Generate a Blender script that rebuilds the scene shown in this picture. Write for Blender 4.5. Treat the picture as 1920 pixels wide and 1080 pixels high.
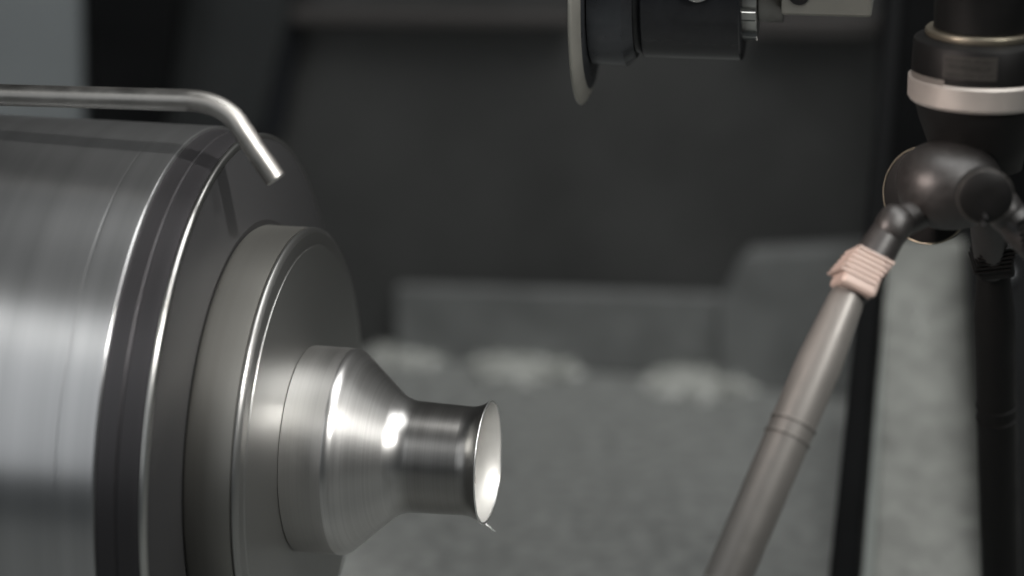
import bpy, bmesh, math, random
from mathutils import Vector, Matrix, noise
random.seed(7)
for o in list(bpy.data.objects): bpy.data.objects.remove(o)
S = bpy.context.scene
COL = S.collection
R_ = math.radians

# ------------------------------------------------------------------ camera
PITCH, FPX, PHI = R_(17.0), 5333.0, R_(12.56)
CAM = Vector((0, 0, 0.66))
FW = Vector((0, math.cos(PITCH), -math.sin(PITCH)))
UPV = Vector((0, math.sin(PITCH), math.cos(PITCH)))
RT = Vector((1, 0, 0))
cd = bpy.data.cameras.new('camera')
cam = bpy.data.objects.new('camera', cd); COL.objects.link(cam)
cam.location = CAM; cam.rotation_euler = (math.pi / 2 - PITCH, 0, 0)
cd.sensor_width = 36.0; cd.lens = 36.0 * FPX / 1920.0
cd.clip_start = 0.02; cd.clip_end = 50
cd.dof.use_dof = True; cd.dof.focus_distance = 1.345; cd.dof.aperture_fstop = 3.0
cd.dof.aperture_blades = 0
S.camera = cam

def W(px, py, d):
    """a point seen at (px, py) of the 1920 x 1080 photograph, d metres along the lens axis"""
    return CAM + d * (FW + RT * ((px - 960) / FPX) - UPV * ((py - 540) / FPX))

# the machine's own frame: X along the spindle, Y to the back, Z up; origin under the funnel's mouth
AX = Vector((math.cos(PHI), -math.sin(PHI), 0)); BX = Vector((math.sin(PHI), math.cos(PHI), 0)); ZX = Vector((0, 0, 1))
MOUTH = W(914, 867, 1.373)
def MC(x, y, z):
    return Vector((MOUTH.x, MOUTH.y, 0)) + AX * x + BX * y + ZX * z
def ONY(px, py, Y):
    """point of the machine plane Y = const that shows at (px, py)"""
    d = FW + RT * ((px - 960) / FPX) - UPV * ((py - 540) / FPX)
    o = Vector((MOUTH.x, MOUTH.y, 0)) + BX * Y
    k = (o - CAM).dot(BX) / d.dot(BX)
    return CAM + d * k
def ONZ(px, py, z):
    d = FW + RT * ((px - 960) / FPX) - UPV * ((py - 540) / FPX)
    return CAM + d * ((z - CAM.z) / d.z)

# ------------------------------------------------------------------ world, lamps, exposure
wd = bpy.data.worlds.new('World'); S.world = wd; wd.use_nodes = True
bg = wd.node_tree.nodes['Background']
bg.inputs[0].default_value = (0.80, 0.93, 1.0, 1); bg.inputs[1].default_value = 0.04

def lamp(name, loc, target, power, size, size_y=None, color=(1, 1, 1), spread=180, shape=None, roll=0):
    l = bpy.data.lights.new(name, 'AREA'); l.energy = power; l.color = color
    l.shape = shape or ('RECTANGLE' if size_y else 'DISK'); l.size = size
    if size_y: l.size_y = size_y
    l.spread = R_(spread)
    o = bpy.data.objects.new(name, l); COL.objects.link(o); o.location = loc
    o.rotation_euler = (Vector(target) - Vector(loc)).to_track_quat('-Z', 'Y').to_euler()
    if roll: o.rotation_euler.rotate_axis('Z', roll)
    return o
FUN = W(700, 850, 1.40)
def from_cam(v): return RT * v[0] + UPV * v[1] - FW * (-v[2])
CHK = W(120, 600, 1.27)
RING = W(420, 330, 1.33)
lamp('machine_lamp', FUN + from_cam((0.60, 0.46, -0.66)) * 0.80, FUN, 0.20, 0.12, color=(1.0, 0.98, 0.94), spread=32)
lamp('front_lamp', RING + from_cam((0.42, 0.40, -0.81)) * 0.95, W(330, 240, 1.33), 0.24, 0.05, color=(1.0, 0.98, 0.95), spread=26)
TUB = CHK + from_cam((-0.60, 0.66, -0.58)) * 0.70
tl_ = lamp('tube_lamp', TUB, CHK, 0.30, 0.9, 0.008, color=(1.0, 0.98, 0.93))
lamp('overhead_lamp', MC(0.38, 0.12, 1.25), MC(0.20, 0.25, 0), 11.0, 0.9, 0.85, color=(1.0, 0.995, 0.975))
lamp('hall_light', CHK + from_cam((-0.85, 0.42, -1.10)) * 1.0, CHK, 4.3, 0.9, 1.5, color=(0.96, 0.98, 1.0))
lamp('side_light', W(-300, -300, 1.0), W(1690, 420, 1.28), 0.085, 0.08, color=(1.0, 0.82, 0.74), spread=32)
VS = S.view_settings
VS.view_transform = 'Standard'; VS.look = 'None'; VS.exposure = 0; VS.gamma = 1; VS.use_curve_mapping = False
S.cycles.use_denoising = True; S.cycles.max_bounces = 8

# ------------------------------------------------------------------ materials
def nt(name):
    m = bpy.data.materials.new(name); m.use_nodes = True
    n = m.node_tree.nodes; b = n['Principled BSDF']
    return m, n, m.node_tree.links, b
def turned(name, col, rough, aniso=0.5, band=900, colvar=0.10, bump=0.02, broad=60, metal=1.0, xgrad=None):
    """lathe-turned metal: fine rings round X, colour and gloss change only along X"""
    m, n, L, b = nt(name)
    tc = n.new('ShaderNodeTexCoord'); sx = n.new('ShaderNodeSeparateXYZ'); L.new(tc.outputs['Object'], sx.inputs[0])
    def ns(scale, det):
        q = n.new('ShaderNodeTexNoise'); q.noise_dimensions = '1D'; q.inputs['Scale'].default_value = scale
        q.inputs['Detail'].default_value = det; L.new(sx.outputs[0], q.inputs['W']); return q
    a, c = ns(band, 3), ns(broad, 2)
    mx = n.new('ShaderNodeMath'); mx.operation = 'ADD'; L.new(a.outputs[0], mx.inputs[0]); L.new(c.outputs[0], mx.inputs[1])
    mr = n.new('ShaderNodeMapRange'); mr.inputs[1].default_value = 0.6; mr.inputs[2].default_value = 1.4
    mr.inputs[3].default_value = 1 - colvar; mr.inputs[4].default_value = 1 + colvar; L.new(mx.outputs[0], mr.inputs[0])
    vm = n.new('ShaderNodeVectorMath'); vm.operation = 'SCALE'; vm.inputs[0].default_value = col; L.new(mr.outputs[0], vm.inputs[3])
    if xgrad:                                          # neck colour darkened to stand for the dark surroundings it reflects
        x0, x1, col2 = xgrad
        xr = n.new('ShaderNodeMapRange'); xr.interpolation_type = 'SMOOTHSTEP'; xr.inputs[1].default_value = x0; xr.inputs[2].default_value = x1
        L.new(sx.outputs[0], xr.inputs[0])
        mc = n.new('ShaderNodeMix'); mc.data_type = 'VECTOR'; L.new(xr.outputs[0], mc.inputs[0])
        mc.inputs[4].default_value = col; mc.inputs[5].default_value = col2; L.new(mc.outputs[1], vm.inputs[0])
    L.new(vm.outputs[0], b.inputs['Base Color'])
    r2 = n.new('ShaderNodeMapRange'); r2.inputs[1].default_value = 0.3; r2.inputs[2].default_value = 0.7
    r2.inputs[3].default_value = rough * 0.95; r2.inputs[4].default_value = rough * 1.05; L.new(c.outputs[0], r2.inputs[0])
    L.new(r2.outputs[0], b.inputs['Roughness'])
    b.inputs['Metallic'].default_value = metal
    b.inputs['Anisotropic'].default_value = aniso; b.inputs['Anisotropic Rotation'].default_value = 0.25
    tg = n.new('ShaderNodeTangent'); tg.direction_type = 'RADIAL'; tg.axis = 'X'; L.new(tg.outputs[0], b.inputs['Tangent'])
    if bump:
        bp = n.new('ShaderNodeBump'); bp.inputs['Strength'].default_value = bump; bp.inputs['Distance'].default_value = 0.001
        L.new(a.outputs[0], bp.inputs['Height']); L.new(bp.outputs[0], b.inputs['Normal'])
    return m
def painted(name, col, rough=0.5, var=0.12, scale=30, metal=0.0, bump=0.0, col2=None, spec=0.5, detail=6, coat=0):
    m, n, L, b = nt(name)
    tc = n.new('ShaderNodeTexCoord')
    g = n.new('ShaderNodeTexNoise'); g.inputs['Scale'].default_value = scale; g.inputs['Detail'].default_value = detail
    g.inputs['Roughness'].default_value = 0.62
    L.new(tc.outputs['Object'], g.inputs['Vector'])
    cr = n.new('ShaderNodeValToRGB'); cr.color_ramp.elements[0].position = 0.32; cr.color_ramp.elements[1].position = 0.70
    c2 = col2 or tuple(c * (1 + var) for c in col)
    c1 = tuple(c * (1 - var) for c in col)
    cr.color_ramp.elements[0].color = (*c1, 1); cr.color_ramp.elements[1].color = (*c2, 1)
    L.new(g.outputs[0], cr.inputs[0]); L.new(cr.outputs[0], b.inputs['Base Color'])
    mr = n.new('ShaderNodeMapRange'); mr.inputs[1].default_value = 0.3; mr.inputs[2].default_value = 0.7
    mr.inputs[3].default_value = rough * 0.85; mr.inputs[4].default_value = min(1, rough * 1.15)
    L.new(g.outputs[0], mr.inputs[0]); L.new(mr.outputs[0], b.inputs['Roughness'])
    b.inputs['Metallic'].default_value = metal
    b.inputs['Specular IOR Level'].default_value = spec
    b.inputs['Coat Weight'].default_value = coat
    if bump:
        bp = n.new('ShaderNodeBump'); bp.inputs['Strength'].default_value = bump; bp.inputs['Distance'].default_value = 0.001
        L.new(g.outputs[0], bp.inputs['Height']); L.new(bp.outputs[0], b.inputs['Normal'])
    return m

M = {}
M['chuck'] = turned('chuck_steel', (0.43, 0.434, 0.438), 0.30, 0.6, 120, 0.10, 0.0, 34, metal=0.93)
M['ring'] = turned('ring_steel', (0.048, 0.046, 0.049), 0.42, 0.2, 400, 0.10, 0.0, 120, metal=0.6)
M['edge'] = turned('bare_edge', (0.62, 0.62, 0.60), 0.28, 0.2, 500, 0.06, 0.0)
M['face'] = turned('face_steel', (0.060, 0.060, 0.062), 0.46, 0.1, 300, 0.06, 0.0, 120, metal=0.55)
M['spigot'] = turned('spigot_steel', (0.30, 0.295, 0.275), 0.48, 0.2, 300, 0.04, 0.0, 30)
M['disc'] = turned('disc_steel', (0.42, 0.42, 0.41), 0.36, 0.3, 700, 0.05, 0.01, 90)
M['sleeve'] = turned('spun_steel_sleeve', (0.40, 0.395, 0.385), 0.42, 0.1, 900, 0.05, 0.0, 150)
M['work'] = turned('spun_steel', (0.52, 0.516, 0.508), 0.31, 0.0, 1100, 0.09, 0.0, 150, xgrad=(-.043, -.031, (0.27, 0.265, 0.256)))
M['workcone'] = M['work']
M['rim'] = painted('raw_rim', (0.85, 0.85, 0.84), 0.35, 0.03, 200, 1.0)
M['inner'] = painted('inner_wall', (0.66, 0.65, 0.625), 0.50, 0.05, 60, 0.45)
M['pipe'] = painted('pipe_steel', (0.29, 0.283, 0.27), 0.42, 0.14, 70, 1.0, 0.06)
M['bore'] = painted('bore_dark', (0.006, 0.006, 0.006), 0.7, 0.1)
M['black'] = painted('black_oxide', (0.020, 0.021, 0.023), 0.38, 0.2, 60)
M['blackgloss'] = painted('black_gloss', (0.020, 0.021, 0.024), 0.22, 0.2, 90)
M['hub'] = painted('hub_steel', (0.10, 0.105, 0.115), 0.30, 0.15, 80, 0.8)
M['roller'] = painted('roller_steel', (0.42, 0.41, 0.37), 0.45, 0.05, 60, 0.7)
M['nut'] = painted('nut_steel', (0.60, 0.60, 0.58), 0.30, 0.1, 90, 1.0)
M['block'] = painted('holder_grey', (0.22, 0.22, 0.195), 0.5, 0.06, 40)
M['wall'] = painted('wall_paint', (0.064, 0.065, 0.064), 0.55, 0.28, 6, 0, 0.02)
M['floor'] = painted('worn_floor', (0.290, 0.299, 0.290), 0.55, 0.36, 85, 0.0, 0.08, detail=8)
M['guard'] = painted('guard_grey', (0.21, 0.217, 0.214), 0.5, 0.22, 30, 0, 0.03)
M['plate'] = painted('plate_greygreen', (0.29, 0.297, 0.277), 0.5, 0.30, 60, 0, 0.05, detail=8)
M['platedge'] = painted('plate_edge_highlight', (0.42, 0.45, 0.43), 0.4, 0.12, 40)  # paler than the sheet: highlight along the fold, put into the colour
M['pale'] = painted('pale_grey', (0.31, 0.335, 0.345), 0.6, 0.04, 6)
M['slate'] = painted('slate_grey', (0.036, 0.039, 0.040), 0.55, 0.08, 9)
M['dark'] = painted('dark_rubber', (0.012, 0.0125, 0.013), 0.7, 0.2, 20, spec=0.06)
M['navy'] = painted('dark_slot', (0.012, 0.014, 0.019), 0.6, 0.1, 20)
M['rail'] = painted('rail_grey', (0.060, 0.055, 0.053), 0.5, 0.1, 12)
M['swarf'] = painted('swarf_bright', (0.86, 0.87, 0.84), 0.5, 0.10, 160, 0.2, 0.2)
M['tri'] = painted('tripod_black', (0.008, 0.008, 0.008), 0.5, 0.15, 60, spec=0.2)
M['trigloss'] = painted('tripod_magnesium', (0.016, 0.0145, 0.014), 0.46, 0.15, 300, 0, 0.05, spec=0.7)
M['trisilver'] = painted('tripod_silver', (0.46, 0.43, 0.40), 0.42, 0.06, 60, 0.5)
M['trileg'] = painted('tripod_leg_grey', (0.165, 0.157, 0.147), 0.45, 0.06, 50, 0.3)
M['knob'] = painted('knob_beige', (0.42, 0.33, 0.29), 0.5, 0.06, 50)
M['tag'] = painted('tag_grey', (0.080, 0.076, 0.070), 0.5, 0.08, 90)
M['ink'] = painted('tag_ink', (0.010, 0.010, 0.010), 0.6, 0.1)
M['brass'] = painted('ring_brass', (0.30, 0.27, 0.21), 0.35, 0.1, 60, 0.8)
M['yellow'] = painted('yellow_mark', (0.30, 0.20, 0.03), 0.6, 0.1)
M['bolt'] = painted('bolt_steel', (0.55, 0.56, 0.58), 0.30, 0.1, 60, 1.0)

# ------------------------------------------------------------------ builders
def link(name, me, mat=None, parent=None, smooth=True):
    o = bpy.data.objects.new(name, me); COL.objects.link(o)
    if mat: me.materials.append(M[mat])
    if parent: o.parent = parent
    if smooth and me.polygons: me.polygons.foreach_set('use_smooth', [True] * len(me.polygons))
    return o
def empty(name, loc=(0, 0, 0), rot=None):
    o = bpy.data.objects.new(name, None); COL.objects.link(o); o.location = loc; o.empty_display_size = 0.02
    if rot: o.rotation_euler = rot
    return o
def tag(o, label, cat, group=None):
    o['label'] = label; o['category'] = cat
    if group: o['group'] = group
    return o
def struct(o): o['kind'] = 'structure'; return o

def lathe(name, prof, mat, parent, n=160, closed=False, sharp=None):
    """revolve (x, r) points round X; sharp corners are made by repeating a point"""
    vs, fs = [], []
    for x, r in prof:
        for k in range(n):
            a = 2 * math.pi * k / n
            vs.append((x, r * math.cos(a), r * math.sin(a)))
    m = len(prof); rng = range(m if closed else m - 1)
    for i in rng:
        j = (i + 1) % m
        if abs(prof[i][0] - prof[j][0]) + abs(prof[i][1] - prof[j][1]) < 1e-9: continue
        for k in range(n):
            l = (k + 1) % n
            fs.append((i * n + k, i * n + l, j * n + l, j * n + k))
    me = bpy.data.meshes.new(name); me.from_pydata(vs, [], fs)
    bm = bmesh.new(); bm.from_mesh(me); bmesh.ops.recalc_face_normals(bm, faces=bm.faces); bm.to_mesh(me); bm.free()
    return link(name, me, mat, parent)
def arc(cx, cr, rad, a0, a1, n=10):
    return [(cx + rad * math.cos(R_(a0 + (a1 - a0) * i / n)), cr + rad * math.sin(R_(a0 + (a1 - a0) * i / n))) for i in range(n + 1)]
def frame_mesh(name, bm, mat, parent=None, smooth=False, bevel=0, seg=2):
    if bevel:
        bmesh.ops.bevel(bm, geom=list(bm.edges), offset=bevel, segments=seg, affect='EDGES', profile=0.5)
    bmesh.ops.recalc_face_normals(bm, faces=bm.faces)
    me = bpy.data.meshes.new(name); bm.to_mesh(me); bm.free()
    return link(name, me, mat, parent, smooth)
def prism(name, pts, thick, mat, parent=None, bevel=0.0015, ref=None):
    """closed slab: outline pts (3-D, roughly flat) thickened along vector thick"""
    bm = bmesh.new()
    a = [bm.verts.new(p) for p in pts]; b = [bm.verts.new(Vector(p) + Vector(thick)) for p in pts]
    n = len(pts)
    bm.faces.new(a); bm.faces.new(list(reversed(b)))
    for i in range(n): bm.faces.new((a[i], b[i], b[(i + 1) % n], a[(i + 1) % n]))
    org = Vector((0, 0, 0))
    for p in pts: org += Vector(p) / n
    for v in bm.verts: v.co -= org
    o = frame_mesh(name, bm, mat, parent, False, bevel, 2)
    o.location = org
    return o
def mbox(name, x0, x1, y0, y1, z0, z1, mat, parent=None, bevel=0.0015):
    pts = [MC(x0, y0, z0), MC(x1, y0, z0), MC(x1, y0, z1), MC(x0, y0, z1)]
    return prism(name, pts, BX * (y1 - y0), mat, parent, bevel)
def tube(name, path, radii, mat, parent=None, n=28, caps=True):
    vs, fs = [], []
    path = [Vector(p) for p in path]
    if not hasattr(radii, '__len__'): radii = [radii] * len(path)
    t0 = (path[1] - path[0]).normalized()
    up = Vector((0, 0, 1)) if abs(t0.z) < 0.9 else Vector((1, 0, 0))
    nrm = t0.cross(up).normalized()
    for i, p in enumerate(path):
        t = (path[min(i + 1, len(path) - 1)] - path[max(i - 1, 0)]).normalized()
        nrm = (nrm - t * nrm.dot(t)).normalized(); bn = t.cross(nrm)
        for k in range(n):
            a = 2 * math.pi * k / n
            vs.append(p + radii[i] * (nrm * math.cos(a) + bn * math.sin(a)))
    for i in range(len(path) - 1):
        for k in range(n):
            l = (k + 1) % n
            fs.append((i * n + k, i * n + l, (i + 1) * n + l, (i + 1) * n + k))
    if caps:
        fs.append(tuple(range(n))); fs.append(tuple(reversed(range((len(path) - 1) * n, len(path) * n))))
    me = bpy.data.meshes.new(name); me.from_pydata(vs, [], fs)
    bm = bmesh.new(); bm.from_mesh(me); bmesh.ops.recalc_face_normals(bm, faces=bm.faces)
    for e in bm.edges:
        if len(e.link_faces) == 2 and e.calc_face_angle(0) > R_(50): e.smooth = False
    bm.to_mesh(me); bm.free()
    return link(name, me, mat, parent)
def local(root, p):
    return root.matrix_basis.inverted() @ Vector(p)

# ------------------------------------------------------------------ the setting (machine enclosure)
YB = 0.66                                             # the crease between floor and guard
fl = prism('machine_floor', [MC(-1.3, -1.1, 0), MC(1.3, -1.1, 0), MC(1.3, YB + 0.35, 0), MC(-1.3, YB + 0.35, 0)], (0, 0, -0.02), 'floor', bevel=0)
struct(fl)
bw = mbox('back_wall', -1.3, 1.3, 0.675, 0.70, -0.02, 1.6, 'wall', bevel=0); struct(bw)

def slab(name, pix, Y, th, mat, label, cat, bevel=0.002, group=None, parent=None):
    o = prism(name, [ONY(x, y, Y) for x, y in pix], BX * th, mat, parent, bevel)
    if label: tag(o, label, cat, group)
    return o
# low sheet guards at the back of the floor
def guard(name, pix, Y, mat, label):
    """outline's upper corners from pixels, foot on the floor"""
    top = [ONY(x, y, Y) for x, y in pix]
    a, b = top[0].copy(), top[-1].copy(); a.z = b.z = 0.001
    a.x, a.y = top[0].x, top[0].y; b.x, b.y = top[-1].x, top[-1].y
    return tag(prism(name, [a] + top + [b], BX * (0.674 - Y), mat, None, 0.0012), label, 'machine guard')
guard('sheet_guard', [(742, 541), (1362, 560)], YB, 'guard', 'low wide grey metal guard along the back of the machine floor')
guard('sheet_guard', [(1350, 566), (1384, 494), (1400, 480), (1645, 466)], YB - 0.012, 'guard', 'taller grey metal guard stepping up beside the low wide one')
# upper left background
slab('wall_panel', [(-60, -60), (150, -60), (156, 260), (-60, 260)], 0.60, 0.02, 'pale', 'pale blue grey panel behind the bent pipe, upper left', 'panel')
slab('dark_column', [(162, -60), (335, -60), (292, 250), (166, 250)], 0.595, 0.03, 'dark', 'black column between the pale panel and the slate panel', 'column')
slab('slate_panel', [(338, -60), (550, -60), (535, 40), (482, 250), (296, 250)], 0.64, 0.03, 'slate', 'slate grey panel with a slanted edge above the chuck', 'panel')
slab('dark_strip', [(553, 35), (556, 60), (520, 260), (480, 260), (538, 40)], 0.655, 0.018, 'navy', 'slanted black strip right of the slate panel', 'strip')
slab('wall_rail', [(540, 22), (1072, 30), (1072, 52), (540, 46)], 0.65, 0.02, 'rail', 'thin horizontal rail on the dark back wall left of the roller', 'rail')
slab('wall_rail', [(1400, 34), (1652, 36), (1652, 72), (1400, 68)], 0.65, 0.02, 'rail', 'thin horizontal rail on the back wall under the pale holder block', 'rail')
# right background
slab('tall_backdrop', [(1648, -60), (2040, -60), (2040, 1000), (1640, 1000)], 0.62, 0.02, 'dark', 'tall black panel behind the tripod', 'panel')
pt = [W(1668, -40, 1.66), W(1696, -40, 1.66), W(1600, 1150, 1.55), W(1546, 1150, 1.55)]
tag(prism('gap_shade_post', pt, BX * 0.05, 'dark', None, 0.003), 'slanted black post standing in for the shadowed gap left of the grey green plate', 'post')  # black solid in place of a gap that lies in shadow
pr = empty('sloped_plate', W(1740, 1100, 1.62)); 
tag(pr, 'mottled grey green sloping metal plate between the tripod legs', 'metal plate')
c4 = [W(1662, 452, 1.86), W(1806, 452, 1.86), W(1856, 1150, 1.60), W(1632, 1150, 1.60)]
o = prism('sheet', c4, BX * 0.012, 'plate', None, 0.003); o.parent = pr; o.location -= pr.location
c4 = [W(1646, 470, 1.845), W(1660, 458, 1.855), W(1634, 1150, 1.59), W(1606, 1150, 1.575)]
o = prism('folded_edge', c4, BX * 0.02, 'platedge', None, 0.003); o.parent = pr; o.location -= pr.location
br = empty('black_bracket', W(1900, 1100, 1.56)); tag(br, 'black bracket with shiny bolts right of the grey green plate', 'bracket')
c4 = [W(1808, 420, 1.80), W(2030, 420, 1.80), W(2030, 1150, 1.55), W(1856, 1150, 1.55)]
o = prism('plate', c4, BX * 0.03, 'dark', None, 0.003); o.parent = br; o.location -= br.location
for (x, y, d, r) in ((1885, 466, 1.775, .0046), (1889, 516, 1.757, .005), (1880, 1043, 1.575, .0038)):
    p = W(x, y, d)
    o = tube('bolt', [p + BX * 0.006, p - BX * 0.004, p - BX * 0.0055, p - BX * 0.006], [r, r, r * 0.7, r * 0.2], 'bolt', None, 12); o.parent = br
    o.matrix_parent_inverse = Matrix.Translation(-br.location)
slab('grey_housing', [(1848, -60), (2030, -60), (2030, 88), (1848, 100)], 0.50, 0.05, 'slate', 'grey housing behind the top of the tripod head', 'housing')

# swarf piles along the crease
def pile(px0, px1, pyt, pyb, label):
    a = ONZ(px0, pyb - 24, 0); b = ONZ(px1, pyb - 6, 0); mid = (a + b) / 2
    L = (b - a).length; dirx = (b - a).normalized(); diry = Vector((-dirx.y, dirx.x, 0))
    H = (pyb - pyt) * 0.00037 * 0.27; Wd = 0.054
    root = empty('swarf_pile', mid); tag(root, label, 'swarf pile', 'piles of metal chips')
    bm = bmesh.new(); nx, ny = 60, 18; g = []
    for i in range(nx + 1):
        row = []
        for j in range(ny + 1):
            u, v = i / nx * 2 - 1, j / ny * 2 - 1
            w = max(0, 1 - u * u) ** 1.2 * max(0, 1 - v * v)
            p = mid + dirx * (u * L / 2) + diry * (v * Wd / 2)
            nz = noise.fractal(Vector((p.x * 60, p.y * 60, 3)), 1.0, 2.0, 4)
            h = H * w * (0.8 + 0.10 * nz)
            q = dirx * (u * L / 2) + diry * (v * Wd / 2 * max(.04, (1 - u * u)) * (0.85 + 0.7 * noise.noise(Vector((u * 3.1, L * 40, 0))))); q.z = max(h, 0) + (0.001 if w > 0 else -0.001)
            row.append(bm.verts.new(q))
        g.append(row)
    for i in range(nx):
        for j in range(ny): bm.faces.new((g[i][j], g[i + 1][j], g[i + 1][j + 1], g[i][j + 1]))
    frame_mesh('heap', bm, 'swarf', root, True)
    bm = bmesh.new()
    for k in range(600):
        u, v = random.uniform(-.8, .8), random.gauss(0, .6)
        w = max(0, 1 - u * u) * max(0, 1 - min(v * v, 1))
        c = dirx * (u * L / 2) + diry * (v * Wd / 2 * (1.15 - u * u)); c.z = H * w * 0.8 + 0.002
        d = Vector((random.gauss(0, 1), random.gauss(0, 1), random.gauss(0, .6))).normalized() * random.uniform(.002, .006)
        e = d.cross(Vector((random.random(), .3, 1))).normalized() * 0.0012
        vs = [bm.verts.new(c - d - e), bm.verts.new(c + d - e), bm.verts.new(c + d + e + Vector((0, 0, .001))), bm.verts.new(c - d + e)]
        bm.faces.new(vs)
    ch = frame_mesh('chips', bm, 'swarf', root, False); ch['kind'] = 'stuff'
pile(690, 845, 640, 684, 'small pale heap of metal chips nearest the chuck')
pile(872, 1095, 632, 706, 'wide pale heap of metal chips in the middle of the floor')
pile(1200, 1425, 660, 738, 'brightest long heap of metal chips below the taller guard')

# ------------------------------------------------------------------ the chuck
rotZ = (0, 0, -PHI)
ck = empty('lathe_chuck', MOUTH, rotZ); tag(ck, 'large turned steel lathe chuck with stepped rings at the left', 'lathe chuck')
body = [(-0.62, 0.02), (-0.62, .155), (-.186, .155), (-.1838, .155),
        (-.1612, .155), (-.1612, .155), (-.1607, .15492), (-.1601, .15492), (-.1595, .155), (-.1595, .155)] + [(-.1436, .155), (-.1436, .155)] + arc(-.1436, .1540, .001, 90, 0, 4) + [(-.1426, .10)]
lathe('chuck_body', body, 'chuck', ck, 224)
ring = [(-.1425, .10), (-.1425, .1532), (-.1425, .1532), (-.134, .1532), (-.134, .1532), (-.1334, .1524), (-.1330, .1524), (-.1324, .1530), (-.1324, .1530), (-.1226, .1526), (-.1226, .1526), (-.1226, .10)]
fr = lathe('front_ring', ring, 'ring', ck, 224)
edge = [(-.1225, .149), (-.1225, .1524)] + arc(-.1214, .1512, .0014, 115, 20, 8) + [(-.1197, .1500)]
lathe('ring_edge', edge, 'edge', fr, 224)
fc = [(-.1196, .1499), (-.1196, .1499), (-.1185, .138), (-.1176, .122), (-.1172, .1105), (-.1172, .1105), (-.1180, .1095), (-.1180, .06)]
lathe('face_plate', fc, 'face', ck, 224)
sp = [(-.1179, .06), (-.1179, .1072), (-.1165, .1080), (-.0952, .1080), (-.0952, .1080), (-.0952, .06)]
lathe('spigot', sp, 'spigot', ck, 200)
dsc = [(-.0950, .03), (-.0950, .1070)] + arc(-.0938, .1070, .0012, 180, 60, 8) + [(-.0922, .1068), (-.0916, .1058), (-.0916, .1058), (-.0913, .1000), (-.0911, .0992), (-.0907, .0990), (-.0907, .0990), (-.0905, .075), (-.0903, .052), (-.0903, .052), (-.0903, .03)]
lathe('backing_disc', dsc, 'disc', ck, 224)

# ------------------------------------------------------------------ the spun workpiece
wk = empty('spun_funnel', MOUTH, rotZ); tag(wk, 'shiny spun metal funnel with a flared mouth held against the chuck disc', 'metal funnel')
CA = math.atan2(.0505 - .0271, .0670 - .0410); T = math.tan(CA / 2); CD = math.degrees(CA)
r1, r2 = .0070, .017
xc, xn = -.0670, -.0410                               # where the cone line meets R .0505 and R .0271
sleeve = [(-.0902, .0500), (-.0900, .0505), (-.0900, .0505)] + [(-.0900 + (xc - r1 * T + .0900) * i / 12, .0505) for i in range(1, 12)]
shoulder = arc(xc - r1 * T, .0505 - r1, r1, 90, 90 - CD, 14)
bend = arc(xn + r2 * T, .0271 + r2, r2, 270 - CD, 270, 24)
sleeve += [shoulder[0]]
(x1, q1), (x2, q2) = shoulder[-1], bend[0]
cone = shoulder + [(x1 + (x2 - x1) * i / 14, q1 + (q2 - q1) * i / 14) for i in range(1, 14)] + bend
x3 = bend[-1][0]
neck = [(x3 + (-.0105 - x3) * i / 14, .0271 - .0007 * i / 14) for i in range(0, 15)]
flare = [(-.0105 + .0105 * i / 14, .0264 + .0036 * (i / 14) ** 2.3) for i in range(15)]
lathe('sleeve', sleeve, 'sleeve', wk, 200)
lathe('cone', cone, 'workcone', wk, 200)
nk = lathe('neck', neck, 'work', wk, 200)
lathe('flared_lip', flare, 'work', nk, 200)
rim = arc(0.0, .02945, .00062, 80, -100, 8)
lathe('mouth_rim', [(0.0, .0300)] + rim, 'rim', wk, 200)
inner = [(0.0, .0288)] + [(-.0105 * i / 12, .0288 - .0034 * (1 - (1 - i / 12) ** 2.3)) for i in range(1, 13)] + [(-.030, .0258), (-.040, .0268), (-.052, .0335), (-.066, .0445), (-.073, .0485), (-.088, .0488)]
lathe('inner_wall', inner, 'inner', wk, 160)
bp_ = [Vector((.0002, -.006, -.0293)), Vector((.0014, -.0062, -.0302)), Vector((.0028, -.0060, -.0312)), Vector((.0036, -.0058, -.0326)), Vector((.0050, -.0056, -.0330))]
tube('burr', bp_, [.00025, .0003, .00028, .00022, .0001], 'rim', wk, 8)

# ------------------------------------------------------------------ bent coolant pipe
PD = 1.30
def bez(p0, p1, p2, n):
    return [(1 - t) ** 2 * p0 + 2 * t * (1 - t) * p1 + t * t * p2 for t in [i / n for i in range(n + 1)]]
A0, A1, A2, A3 = W(-1500, 135, PD + .18), W(352, 188, PD), W(418, 190, PD - .006), W(517, 336, PD - .004)
path = [A0 + (A1 - A0) * i / 10 for i in range(10)] + bez(A1, W(424, 191, PD - .002), W(452, 240, PD - .004), 14) + [W(452, 240, PD - .004) + (A3 - W(452, 240, PD - .004)) * i / 8 for i in range(1, 9)]
pp = empty('coolant_pipe', A0); tag(pp, 'bent shiny steel coolant pipe reaching over the chuck', 'pipe')
RP = .0051
path = [p - A0 for p in path]
tube('pipe', path[:-1] + [path[-1]], [RP] * (len(path) - 1) + [RP * 0.96], 'pipe', pp, 36, caps=False)
dr = (path[-1] - path[-2]).normalized()
tube('nozzle_end', [path[-1] - dr * .0002, path[-1] + dr * .0005, path[-1] + dr * .0004, path[-1] - dr * .004], [RP * .96, RP * .86, RP * .62, RP * .6], 'nut', pp, 32, caps=False)
tube('bore', [path[-1] - dr * .0039, path[-1] - dr * .0035], [RP * .62, RP * .5], 'bore', pp, 24)

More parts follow.
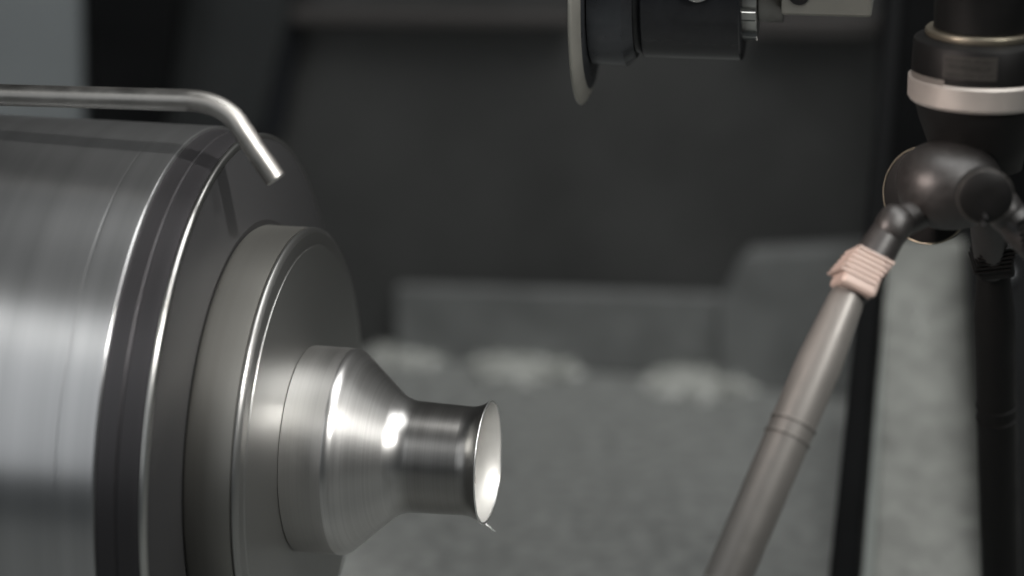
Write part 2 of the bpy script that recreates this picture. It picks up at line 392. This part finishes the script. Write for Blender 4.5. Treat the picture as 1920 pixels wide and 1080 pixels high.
# ------------------------------------------------------------------ forming roller on its holder
RC = W(1100, -36, 1.40)
ft = empty('forming_roller', RC, (0, 0, -R_(8.5))); tag(ft, 'pale forming roller on a black tool holder at the top edge', 'forming tool')
RR = .0610
whl = [(-.0020, .012), (-.0020, RR - .004)] + [(-.0020, RR - .004), (-.0018, RR - .0012)] + arc(-.0006, RR - .0013, .0013, 150, 50, 6) + [(.0008, RR - .0011), (.0026, RR - .0045), (.0036, RR - .0080)]
lathe('roller_wheel', whl, 'roller', ft, 200)
lathe('wheel_side_shaded', [(.0036, RR - .0080), (.0036, RR - .0080), (.0040, RR - .010), (.0040, .012)], 'hub', ft, 160)  # unlit face of the wheel, its shade given by the dark material
hub = [(.0047, .01), (.0047, .0405), (.0047, .0405), (.0215, .0412), (.0215, .0412), (.0262, .0370), (.0262, .0370), (.0262, .01)]
lathe('hub', hub, 'hub', ft, 120)
col_ = [(.0263, .01), (.0263, .0345), (.0263, .0345), (.0297, .0345), (.0297, .01)]
lathe('spacer', col_, 'black', ft, 100)
tb = [(.0298, .01), (.0298, .0362), (.0305, .0368), (.0305, .0368), (.0772, .0368), (.0772, .0368), (.0782, .0358), (.0782, .01)]
bd = lathe('tool_body', tb, 'blackgloss', ft, 120)
p = Vector((.0575, -.0355, .0056)); d = Vector((0, -1, -.02)).normalized()
tube('cap_screw', [p + d * -.004, p + d * .0035, p + d * .0045, p + d * .0047], [.0072, .0072, .0064, .003], 'nut', bd, 30)
nut_ = [(.0783, .01), (.0783, .0236), (.0783, .0236), (.0850, .0240), (.0850, .0240), (.0850, .01)]
ln = lathe('lock_nut', nut_, 'nut', ft, 60)
for k in range(8):
    a = k * math.pi / 4 + .42
    c = Vector((.0812, .0243 * math.cos(a), .0243 * math.sin(a))); ra = Vector((0, math.cos(a), math.sin(a))); ta = Vector((0, -math.sin(a), math.cos(a)))
    bm = bmesh.new(); bmesh.ops.create_cube(bm, size=1)
    for v in bm.verts: v.co = c + Vector((1, 0, 0)) * v.co.x * .006 + ra * v.co.y * .003 + ta * v.co.z * .005
    frame_mesh('nut_tooth', bm, 'nut', ln, False, .0006)
lathe('shaft', [(.0851, .004), (.0851, .0168), (.0858, .0175), (.0858, .0175), (.0970, .0175), (.0970, .004)], 'pipe', ft, 80)
bm = bmesh.new(); bmesh.ops.create_cube(bm, size=1)
for v in bm.verts: v.co = Vector((.0972 + .043 * (v.co.x + .5), .000 + .05 * v.co.y, .0245 + .0675 * v.co.z))
hb = frame_mesh('holder_block', bm, 'block', ft, False, .0012)
tube('bolt_hole', [Vector((.1055, -.0256, .0012)), Vector((.1055, -.0249, .0012))], [.0052, .0052], 'bore', hb, 24)
bm = bmesh.new(); bmesh.ops.create_cube(bm, size=1)
for v in bm.verts: v.co = Vector((.06 + .19 * v.co.x, .08 + .07 * v.co.y, .10 + .10 * v.co.z))
frame_mesh('turret_arm', bm, 'hub', ft, False, .002)

# ------------------------------------------------------------------ tripod: a reflection in the window, built as a solid thing
TD = 1.30
TB = W(1838, 160, TD)                                  # middle of the silver ring
tr = empty('tripod', (TB.x, TB.y, 0)); tag(tr, 'window reflection, built solid, of a black photo tripod with a silver ring and a grey leg at the right edge', 'tripod')
U = TD / FPX                                           # metres per photograph pixel at the tripod
def tl(v): return Vector(v) - tr.location
def vlathe(name, prof, mat, parent, n=120, cx=None):
    """revolve (z px above the ring centre, r px) round a vertical axis"""
    vs, fs = [], []
    c = tl(TB)
    for z, r in prof:
        for k in range(n):
            a = 2 * math.pi * k / n
            vs.append((c.x + r * U * math.cos(a), c.y + r * U * math.sin(a), c.z + z * U * 1.04))
    for i in range(len(prof) - 1):
        if prof[i] == prof[i + 1]: continue
        for k in range(n):
            l = (k + 1) % n; fs.append((i * n + k, i * n + l, (i + 1) * n + l, (i + 1) * n + k))
    me = bpy.data.meshes.new(name); me.from_pydata(vs, [], fs)
    bm = bmesh.new(); bm.from_mesh(me); bmesh.ops.recalc_face_normals(bm, faces=bm.faces); bm.to_mesh(me); bm.free()
    return link(name, me, mat, parent)
rg = vlathe('silver_ring', [(-24, 90), (-24, 131), (-24, 131), (-18, 135), (-18, 135), (18, 135), (18, 135), (22, 131), (22, 131), (24, 90)], 'trisilver', tr)
hd = vlathe('head_body', [(24, 90), (24, 128), (26, 130), (26, 130), (84, 128), (88, 125), (88, 125), (92, 112), (92, 112), (98, 90), (98, 40)], 'tri', tr)
vlathe('knurled_ring', [(94, 80), (94, 105), (94, 105), (97, 107), (100, 105), (103, 107), (106, 104), (106, 104), (107, 60)], 'brass', hd, 90)
vlathe('head_column', [(100, 60), (108, 92), (108, 92), (230, 92), (230, 92), (230, 10)], 'tri', tr, 80)
# lettered tag on the near side of the head
def onhead(ang, z, r):
    c = tl(TB); return Vector((c.x + r * U * math.sin(ang), c.y - r * U * math.cos(ang), c.z + z * U * 1.04))
bm = bmesh.new(); a0, a1 = math.asin(-86 / 130), math.asin(8 / 130)
gr = [[bm.verts.new(onhead(a0 + (a1 - a0) * i / 14, z, 131.5)) for z in (36, 78)] for i in range(15)]
for i in range(14): bm.faces.new((gr[i][0], gr[i + 1][0], gr[i + 1][1], gr[i][1]))
bmesh.ops.solidify(bm, geom=list(bm.faces), thickness=.0003)
tp = frame_mesh('name_tag', bm, 'tag', hd, False)
bm = bmesh.new()
def mark(u0, u1, z0, z1):
    q = [onhead(a0 + (a1 - a0) * u, z, 134.5) for u, z in ((u0, z0), (u1, z0), (u1, z1), (u0, z1))]
    bm.faces.new([bm.verts.new(v) for v in q])
rr = random.Random(3)
for z0, h, n in ((67, 6, 18), (53, 9, 14), (42, 5, 22)):
    for k in range(n):
        u = .06 + .88 * k / n; w = .88 / n
        for s in range(2):
            if rr.random() < .8: mark(u + w * (.1 + .4 * s), u + w * (.26 + .4 * s), z0 + (h * .4 if rr.random() < .3 else 0), z0 + h)
        if rr.random() < .7:
            zz = z0 + rr.choice((0, h * .4, h * .8)); mark(u + w * .1, u + w * .66, zz, zz + h * .2)
frame_mesh('fine_print', bm, 'ink', tp, False)
# neck under the ring, spider with hinge knuckles
vlathe('head_base', [(-26, 40), (-26, 122), (-26, 122), (-60, 112), (-110, 92), (-150, 86), (-150, 20)], 'tri', tr, 80)
def blob(name, c, rx, ry, rz, mat, parent, rot=None, nu=40, nv=24, power=1.0):
    vs, fs = [], []
    for j in range(nv + 1):
        ph = -math.pi / 2 + math.pi * j / nv
        for i in range(nu):
            a = 2 * math.pi * i / nu
            f = lambda q: math.copysign(abs(q) ** power, q)
            v = Vector((rx * f(math.cos(ph)) * f(math.cos(a)), ry * f(math.cos(ph)) * f(math.sin(a)), rz * f(math.sin(ph))))
            if rot: v = rot @ v
            vs.append(Vector(c) + v)
    for j in range(nv):
        for i in range(nu):
            k = (i + 1) % nu; fs.append((j * nu + i, j * nu + k, (j + 1) * nu + k, (j + 1) * nu + i))
    me = bpy.data.meshes.new(name); me.from_pydata(vs, [], fs)
    bm = bmesh.new(); bm.from_mesh(me); bmesh.ops.remove_doubles(bm, verts=bm.verts, dist=1e-7); bmesh.ops.recalc_face_normals(bm, faces=bm.faces); bm.to_mesh(me); bm.free()
    return link(name, me, mat, parent)
def ry(a): return Matrix.Rotation(a, 3, 'Y')
blob('spider', tl(W(1780, 346, TD - .006)), 98 * U, 100 * U, 82 * U, 'trigloss', tr, power=.9)
def legset(hinge, start, dirv, main):
    """hinge knuckle, upper casting, ribbed angle knob, leg tube with collars and a rubber foot on the floor"""
    d = Vector(dirv).normalized(); h = Vector(hinge); s0 = Vector(start)
    rot = Vector((0, 0, -1)).rotation_difference(d).to_matrix()
    kn = blob('hinge_knuckle', tl(h), 34 * U, 40 * U, 40 * U, 'trigloss', tr, rot, power=.85)
    tube('hinge_arm', [tl(W(1790, 362, TD)), tl(h)], [34 * U, 30 * U], 'trigloss', kn, 24)
    tube('leg_casting', [tl(h), tl(h.lerp(s0, .4)), tl(h.lerp(s0, .8)), tl(s0)], [32 * U, 37 * U, 34 * U, 24 * U], 'trigloss', kn, 28)
    side = Vector((0, -1, 0)); side = (side - d * side.dot(d)).normalized(); wd_ = d.cross(side).normalized()
    if wd_.x > 0: wd_ = -wd_
    km = 'knob' if main else 'tri'
    kc = s0 - d * (62 * U) + side * (12 * U)
    bm = bmesh.new(); bmesh.ops.create_cube(bm, size=1)
    for v in bm.verts: v.co = tl(kc) + d * (v.co.z * 78 * U) + wd_ * (v.co.x * (70 + 10 * v.co.z) * U) + side * (v.co.y * 74 * U)
    kb = frame_mesh('angle_knob', bm, km, tr, False, 10 * U, 3)
    for k in range(6):
        c = kc + d * ((-36 + k * 10) * U) + wd_ * ((-6 + k * 3.0) * U)
        bm = bmesh.new(); bmesh.ops.create_cube(bm, size=1)
        for v in bm.verts: v.co = tl(c) + d * (v.co.z * 5.5 * U) + wd_ * (v.co.x * 74 * U) + side * (v.co.y * 82 * U)
        frame_mesh('rib', bm, km, kb, False, 1.2 * U)
    k = (s0.z - 0.012) / -d.z; end = s0 + d * k
    m = 'trileg' if main else 'tri'
    e0 = s0 - d * 24 * U
    lg = tube('leg', [tl(e0)] + [tl(s0 + (end - s0) * i / 12) for i in range(13)], [31 * U, 34 * U] + [42 * U] * 12, m, tr, 40)
    for q in ((.17, .19) if main else (.3, .33)):
        c = s0 + (end - s0) * q
        tube('leg_collar', [tl(c), tl(c + d * 1.5 * U), tl(c + d * 4.5 * U), tl(c + d * 6 * U)], [42 * U, 44.4 * U, 44.4 * U, 42 * U], m, lg, 40)
    f0 = end - d * .004
    tube('rubber_foot', [tl(f0), tl(f0 + d * .006), tl(f0 + d * .0135)], [46 * U, 46 * U, 34 * U], 'tri', lg, 28)
pA, pB = W(1583, 572, TD - .030), W(1366, 1080, TD - .060)
legset(W(1674, 424, TD - .022), pA, pB - pA, True)
q0 = W(1985, 500, TD - .04)
legset(W(1884, 396, TD - .030), q0, W(2330, 1150, TD - .075) - q0, False)
legset(W(1850, 380, TD + .06), W(1862, 520, TD + .10), Vector((.12, .30, -1)), False)
# domed hinge cover on the left and its bright edge
nl = Vector((-.58, -.80, .12)).normalized(); c = tl(W(1738, 366, TD + .004))
hc = tube('hinge_cover', [c + nl * q * U for q in (-20, -6)] + [c + nl * (9 * (1 - (r / 90) ** 2)) * U for r in (90, 82, 72, 60, 45, 30, 15, 4)], [92 * U, 92 * U] + [r * U for r in (90, 82, 72, 60, 45, 30, 15, 4)], 'tri', tr, 64)
def ringmesh(name, c, nrm, R, r, mat, parent, n=72):
    e1 = nrm.cross(Vector((0, 0, 1))).normalized(); e2 = nrm.cross(e1)
    pts = [c + R * (e1 * math.cos(2 * math.pi * k / n) + e2 * math.sin(2 * math.pi * k / n)) for k in range(n + 1)]
    return tube(name, pts, r, mat, parent, 8, caps=False)
ringmesh('cover_edge', c, nl, 92 * U, 1.6 * U, 'brass', hc)
# notched step on the silver ring, under the tag
bm = bmesh.new()
aa = [math.asin(max(-1, -132 / 133)) + (math.asin(-84 / 133) - math.asin(-132 / 133)) * i / 8 for i in range(9)]
gr = [[bm.verts.new(onhead(a, z, 133)) for z in (16, 32)] for a in aa]
for i in range(8): bm.faces.new((gr[i][0], gr[i + 1][0], gr[i + 1][1], gr[i][1]))
bmesh.ops.solidify(bm, geom=list(bm.faces), thickness=.0006)
frame_mesh('ring_step', bm, 'trisilver', rg, False)
# hinge disc of the right leg with a bright edge, and small pivot pins
c = tl(W(1846, 366, TD - .052))
tube('hinge_disc', [c + Vector((0, .004, 0)), c + Vector((0, -.003, 0)), c + Vector((0, -.0036, 0)), c + Vector((0, -.0038, 0))], [50 * U, 50 * U, 48 * U, 10 * U], 'tri', tr, 48)
ringmesh('disc_edge', c + Vector((0, -.003, 0)), Vector((0, -1, 0)), 50 * U, 1.0 * U, 'tag', tr)
for x, y in ((1848, 406), (1844, 419)):
    q = tl(W(x, y, TD - .056)); tube('pivot_pin', [q + Vector((0, .004, 0)), q + Vector((0, -.0012, 0)), q + Vector((0, -.0018, 0))], [2.2 * U, 2.2 * U, 1 * U], 'bolt', tr, 12)

# a thin bright curl on the sloping plate
cu = [W(1726 + 6 * math.sin(i * .9), 572 + i * 6, 1.795 - i * .0017) for i in range(12)]
root = empty('bright_curl', cu[-1]); tag(root, 'thin bright curl on the grey green plate', 'swarf curl')
o = tube('curl', [p - cu[-1] for p in cu], [.0003] * 12, 'swarf', root, 6)
